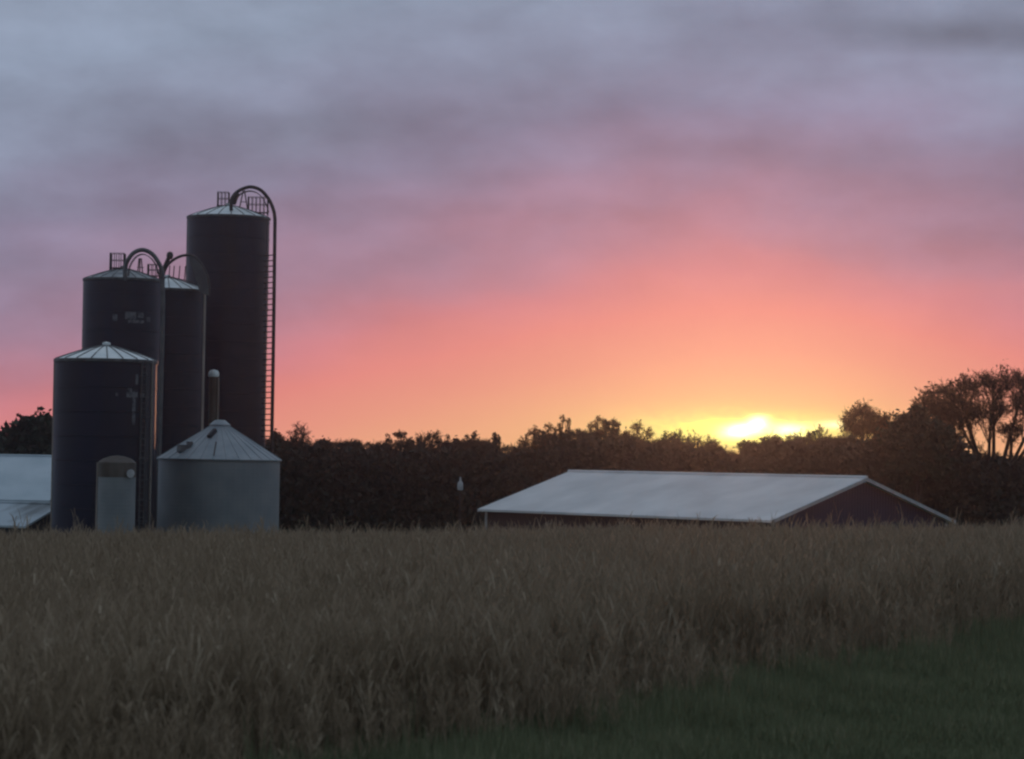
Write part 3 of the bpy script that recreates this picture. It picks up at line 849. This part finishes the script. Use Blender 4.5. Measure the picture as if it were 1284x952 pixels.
def gauss(px, py, wx, wy, amp, tilt=0.0):
    """soft patch of cloud round a direction; wx, wy its half widths in 1/66 degree"""
    d = ray(px, py).normalized(); a0 = math.degrees(math.atan2(d.x, d.y)); e0_ = math.degrees(math.asin(d.z))
    u = mth('SUBTRACT', az, a0); v = mth('SUBTRACT', el, e0_)
    if tilt: v = mth('SUBTRACT', v, mth('MULTIPLY', u, tilt))
    u = mth('DIVIDE', u, wx / 66.3); v = mth('DIVIDE', v, wy / 66.3)
    s = mth('ADD', mth('MULTIPLY', u, u), mth('MULTIPLY', v, v))
    return mth('MULTIPLY', mth('POWER', 2.71828, mth('MULTIPLY', s, -1)), amp)

n1 = noise(.17, .42, 4, (3.1, 7.7, 0), .5, .15)
n2 = noise(.42, .78, 6, (11.3, 2.2, 0), .55, .1)
n3 = noise(.10, .35, 2, (1.3, 5.2, 3), .5)
daz = mth('SUBTRACT', az, SUN_AZ)
bend = mth('MULTIPLY', mth('SUBTRACT', mth('SQRT', mth('ADD', mth('MULTIPLY', daz, daz), 4.0)), 2.0), .25)
bend = mth('MINIMUM', bend, 6.0)
e = addm(el, bend)
upper = mth('MULTIPLY', mth('SUBTRACT', e, 2.6), .4, clamp=True)     # clouds get rougher higher up
e = addm(e, mth('MULTIPLY', n1, mth('ADD', mth('MULTIPLY', upper, 2.2), .5)), mth('MULTIPLY', n2, mth('MULTIPLY', upper, .9)))

cr = N.new('ShaderNodeValToRGB'); els = cr.color_ramp.elements
stops = [(0, (246, 192, 128)), (.8, (241, 184, 132)), (1.5, (237, 171, 134)), (2.2, (233, 154, 134)), (3.0, (228, 138, 133)), (3.7, (208, 130, 139)),
         (4.3, (184, 129, 147)), (5.1, (162, 127, 150)), (6.0, (144, 125, 150)), (7.0, (133, 128, 154)), (8.2, (131, 137, 161)), (10, (134, 147, 169)),
         (18, (142, 154, 172)), (40, (152, 164, 178))]
MX = 40.0
els[0].position = 0; els[0].color = (*lin(stops[0][1]), 1)
els[1].position = 1; els[1].color = (*lin(stops[-1][1]), 1)
for p, c_ in stops[1:-1]:
    q = els.new(p / MX); q.color = (*lin(c_), 1)
L.new(mth('DIVIDE', mth('MAXIMUM', e, 0), MX), cr.inputs['Fac'])

# cloud light and dark: noise plus a few broad banks
bright = addm(1.0, mth('MULTIPLY', mth('MULTIPLY', n2, upper), .75), mth('MULTIPLY', mth('MULTIPLY', n3, upper), .35), mth('MULTIPLY', upper, .07),
              gauss(400, 158, 230, 34, -.26, .03), gauss(600, 225, 260, 20, -.10, .02), gauss(1190, 42, 160, 22, -.36, -.06), gauss(1190, 115, 170, 55, .20), gauss(60, 20, 140, 40, .18), gauss(1150, 72, 120, 8, .10, -.03), gauss(330, 235, 200, 14, .08), gauss(100, 300, 150, 18, .12),
              gauss(760, 30, 130, 45, .12), gauss(60, 250, 180, 30, -.10), gauss(900, 190, 120, 22, -.16), gauss(1230, 300, 110, 30, -.12), gauss(640, 262, 220, 16, -.12), gauss(700, 145, 160, 14, -.08))
# the sky behind the viewer is dimmer close to the horizon
back = mth('MULTIPLY', mth('ADD', mth('MULTIPLY', dy, -1), .2), .8, clamp=True)
lowf = mth('SUBTRACT', 1.0, mth('MULTIPLY', dz, 1.3), clamp=True)
dim = mth('SUBTRACT', 1.0, mth('MULTIPLY', mth('MULTIPLY', back, lowf), .62))
bright = mth('MULTIPLY', bright, dim)
vm = N.new('ShaderNodeVectorMath'); vm.operation = 'SCALE'; L.new(cr.outputs['Color'], vm.inputs[0]); L.new(mth('MULTIPLY', bright, .95), vm.inputs['Scale'])

def colscale(f, rgb):
    v_ = N.new('ShaderNodeVectorMath'); v_.operation = 'SCALE'; v_.inputs[0].default_value = rgb; L.new(f, v_.inputs['Scale']); return v_.outputs[0]
def vadd(a, b_):
    v_ = N.new('ShaderNodeVectorMath'); v_.operation = 'ADD'; L.new(a, v_.inputs[0]); L.new(b_, v_.inputs[1]); return v_.outputs[0]
n4 = noise(1.6, 4.5, 5, (4.4, 9.1, 2), .6, .5)
ragged = mth('ADD', 1.0, mth('MULTIPLY', n4, 1.2))
glow = colscale(gauss(925, 542, 210, 48, 1.0), (.03, .13, .01))
glow2 = colscale(mth('MULTIPLY', gauss(935, 540, 115, 20, 1.0), mth('MAXIMUM', mth('ADD', 1.0, mth('MULTIPLY', n4, 2.6)), .1)), (.22, .60, .03))
glow3 = colscale(mth('MULTIPLY', addm(gauss(930, 540, 22, 8, .7, .1), gauss(950, 530, 12, 7, .6, .1), gauss(987, 539, 26, 8, .34), gauss(1045, 533, 20, 5, .22)), mth('MAXIMUM', mth('ADD', 1.0, mth('MULTIPLY', n4, 1.8)), .05)), (3.4, 3.1, 1.9))
total = vadd(vadd(vadd(vm.outputs[0], glow), glow2), glow3)
sky = N.new('ShaderNodeTexSky'); sky.sky_type = 'NISHITA'; sky.sun_disc = False
sky.sun_elevation = R(SUN_EL); sky.sun_rotation = R(SUN_AZ)
v_ = N.new('ShaderNodeVectorMath'); v_.operation = 'SCALE'; L.new(sky.outputs[0], v_.inputs[0]); v_.inputs['Scale'].default_value = .003
total = vadd(total, v_.outputs[0])
L.new(total, bg.inputs['Color']); bg.inputs['Strength'].default_value = 1.0
world.cycles.sampling_method = 'MANUAL'; world.cycles.sample_map_resolution = 2048

sd = bpy.data.lights.new('sun', 'SUN'); sd.energy = .085; sd.angle = R(2.5); sd.color = (1, .42, .20); sd.specular_factor = .15
so = bpy.data.objects.new('sun', sd); col.objects.link(so)
sdir = Vector((math.sin(R(SUN_AZ)) * math.cos(R(SUN_EL)), math.cos(R(SUN_AZ)) * math.cos(R(SUN_EL)), math.sin(R(SUN_EL))))
so.rotation_euler = sdir.to_track_quat('Z', 'Y').to_euler()

# ------------------------------------------------------------------ render settings
scene.view_settings.view_transform = 'Standard'; scene.view_settings.look = 'None'
scene.view_settings.exposure = 0; scene.view_settings.gamma = 1
scene.render.engine = 'CYCLES'
scene.cycles.use_denoising = True
scene.cycles.max_bounces = 5; scene.cycles.diffuse_bounces = 2; scene.cycles.glossy_bounces = 2
scene.cycles.volume_bounces = 1
scene.cycles.filter_width = 2.4
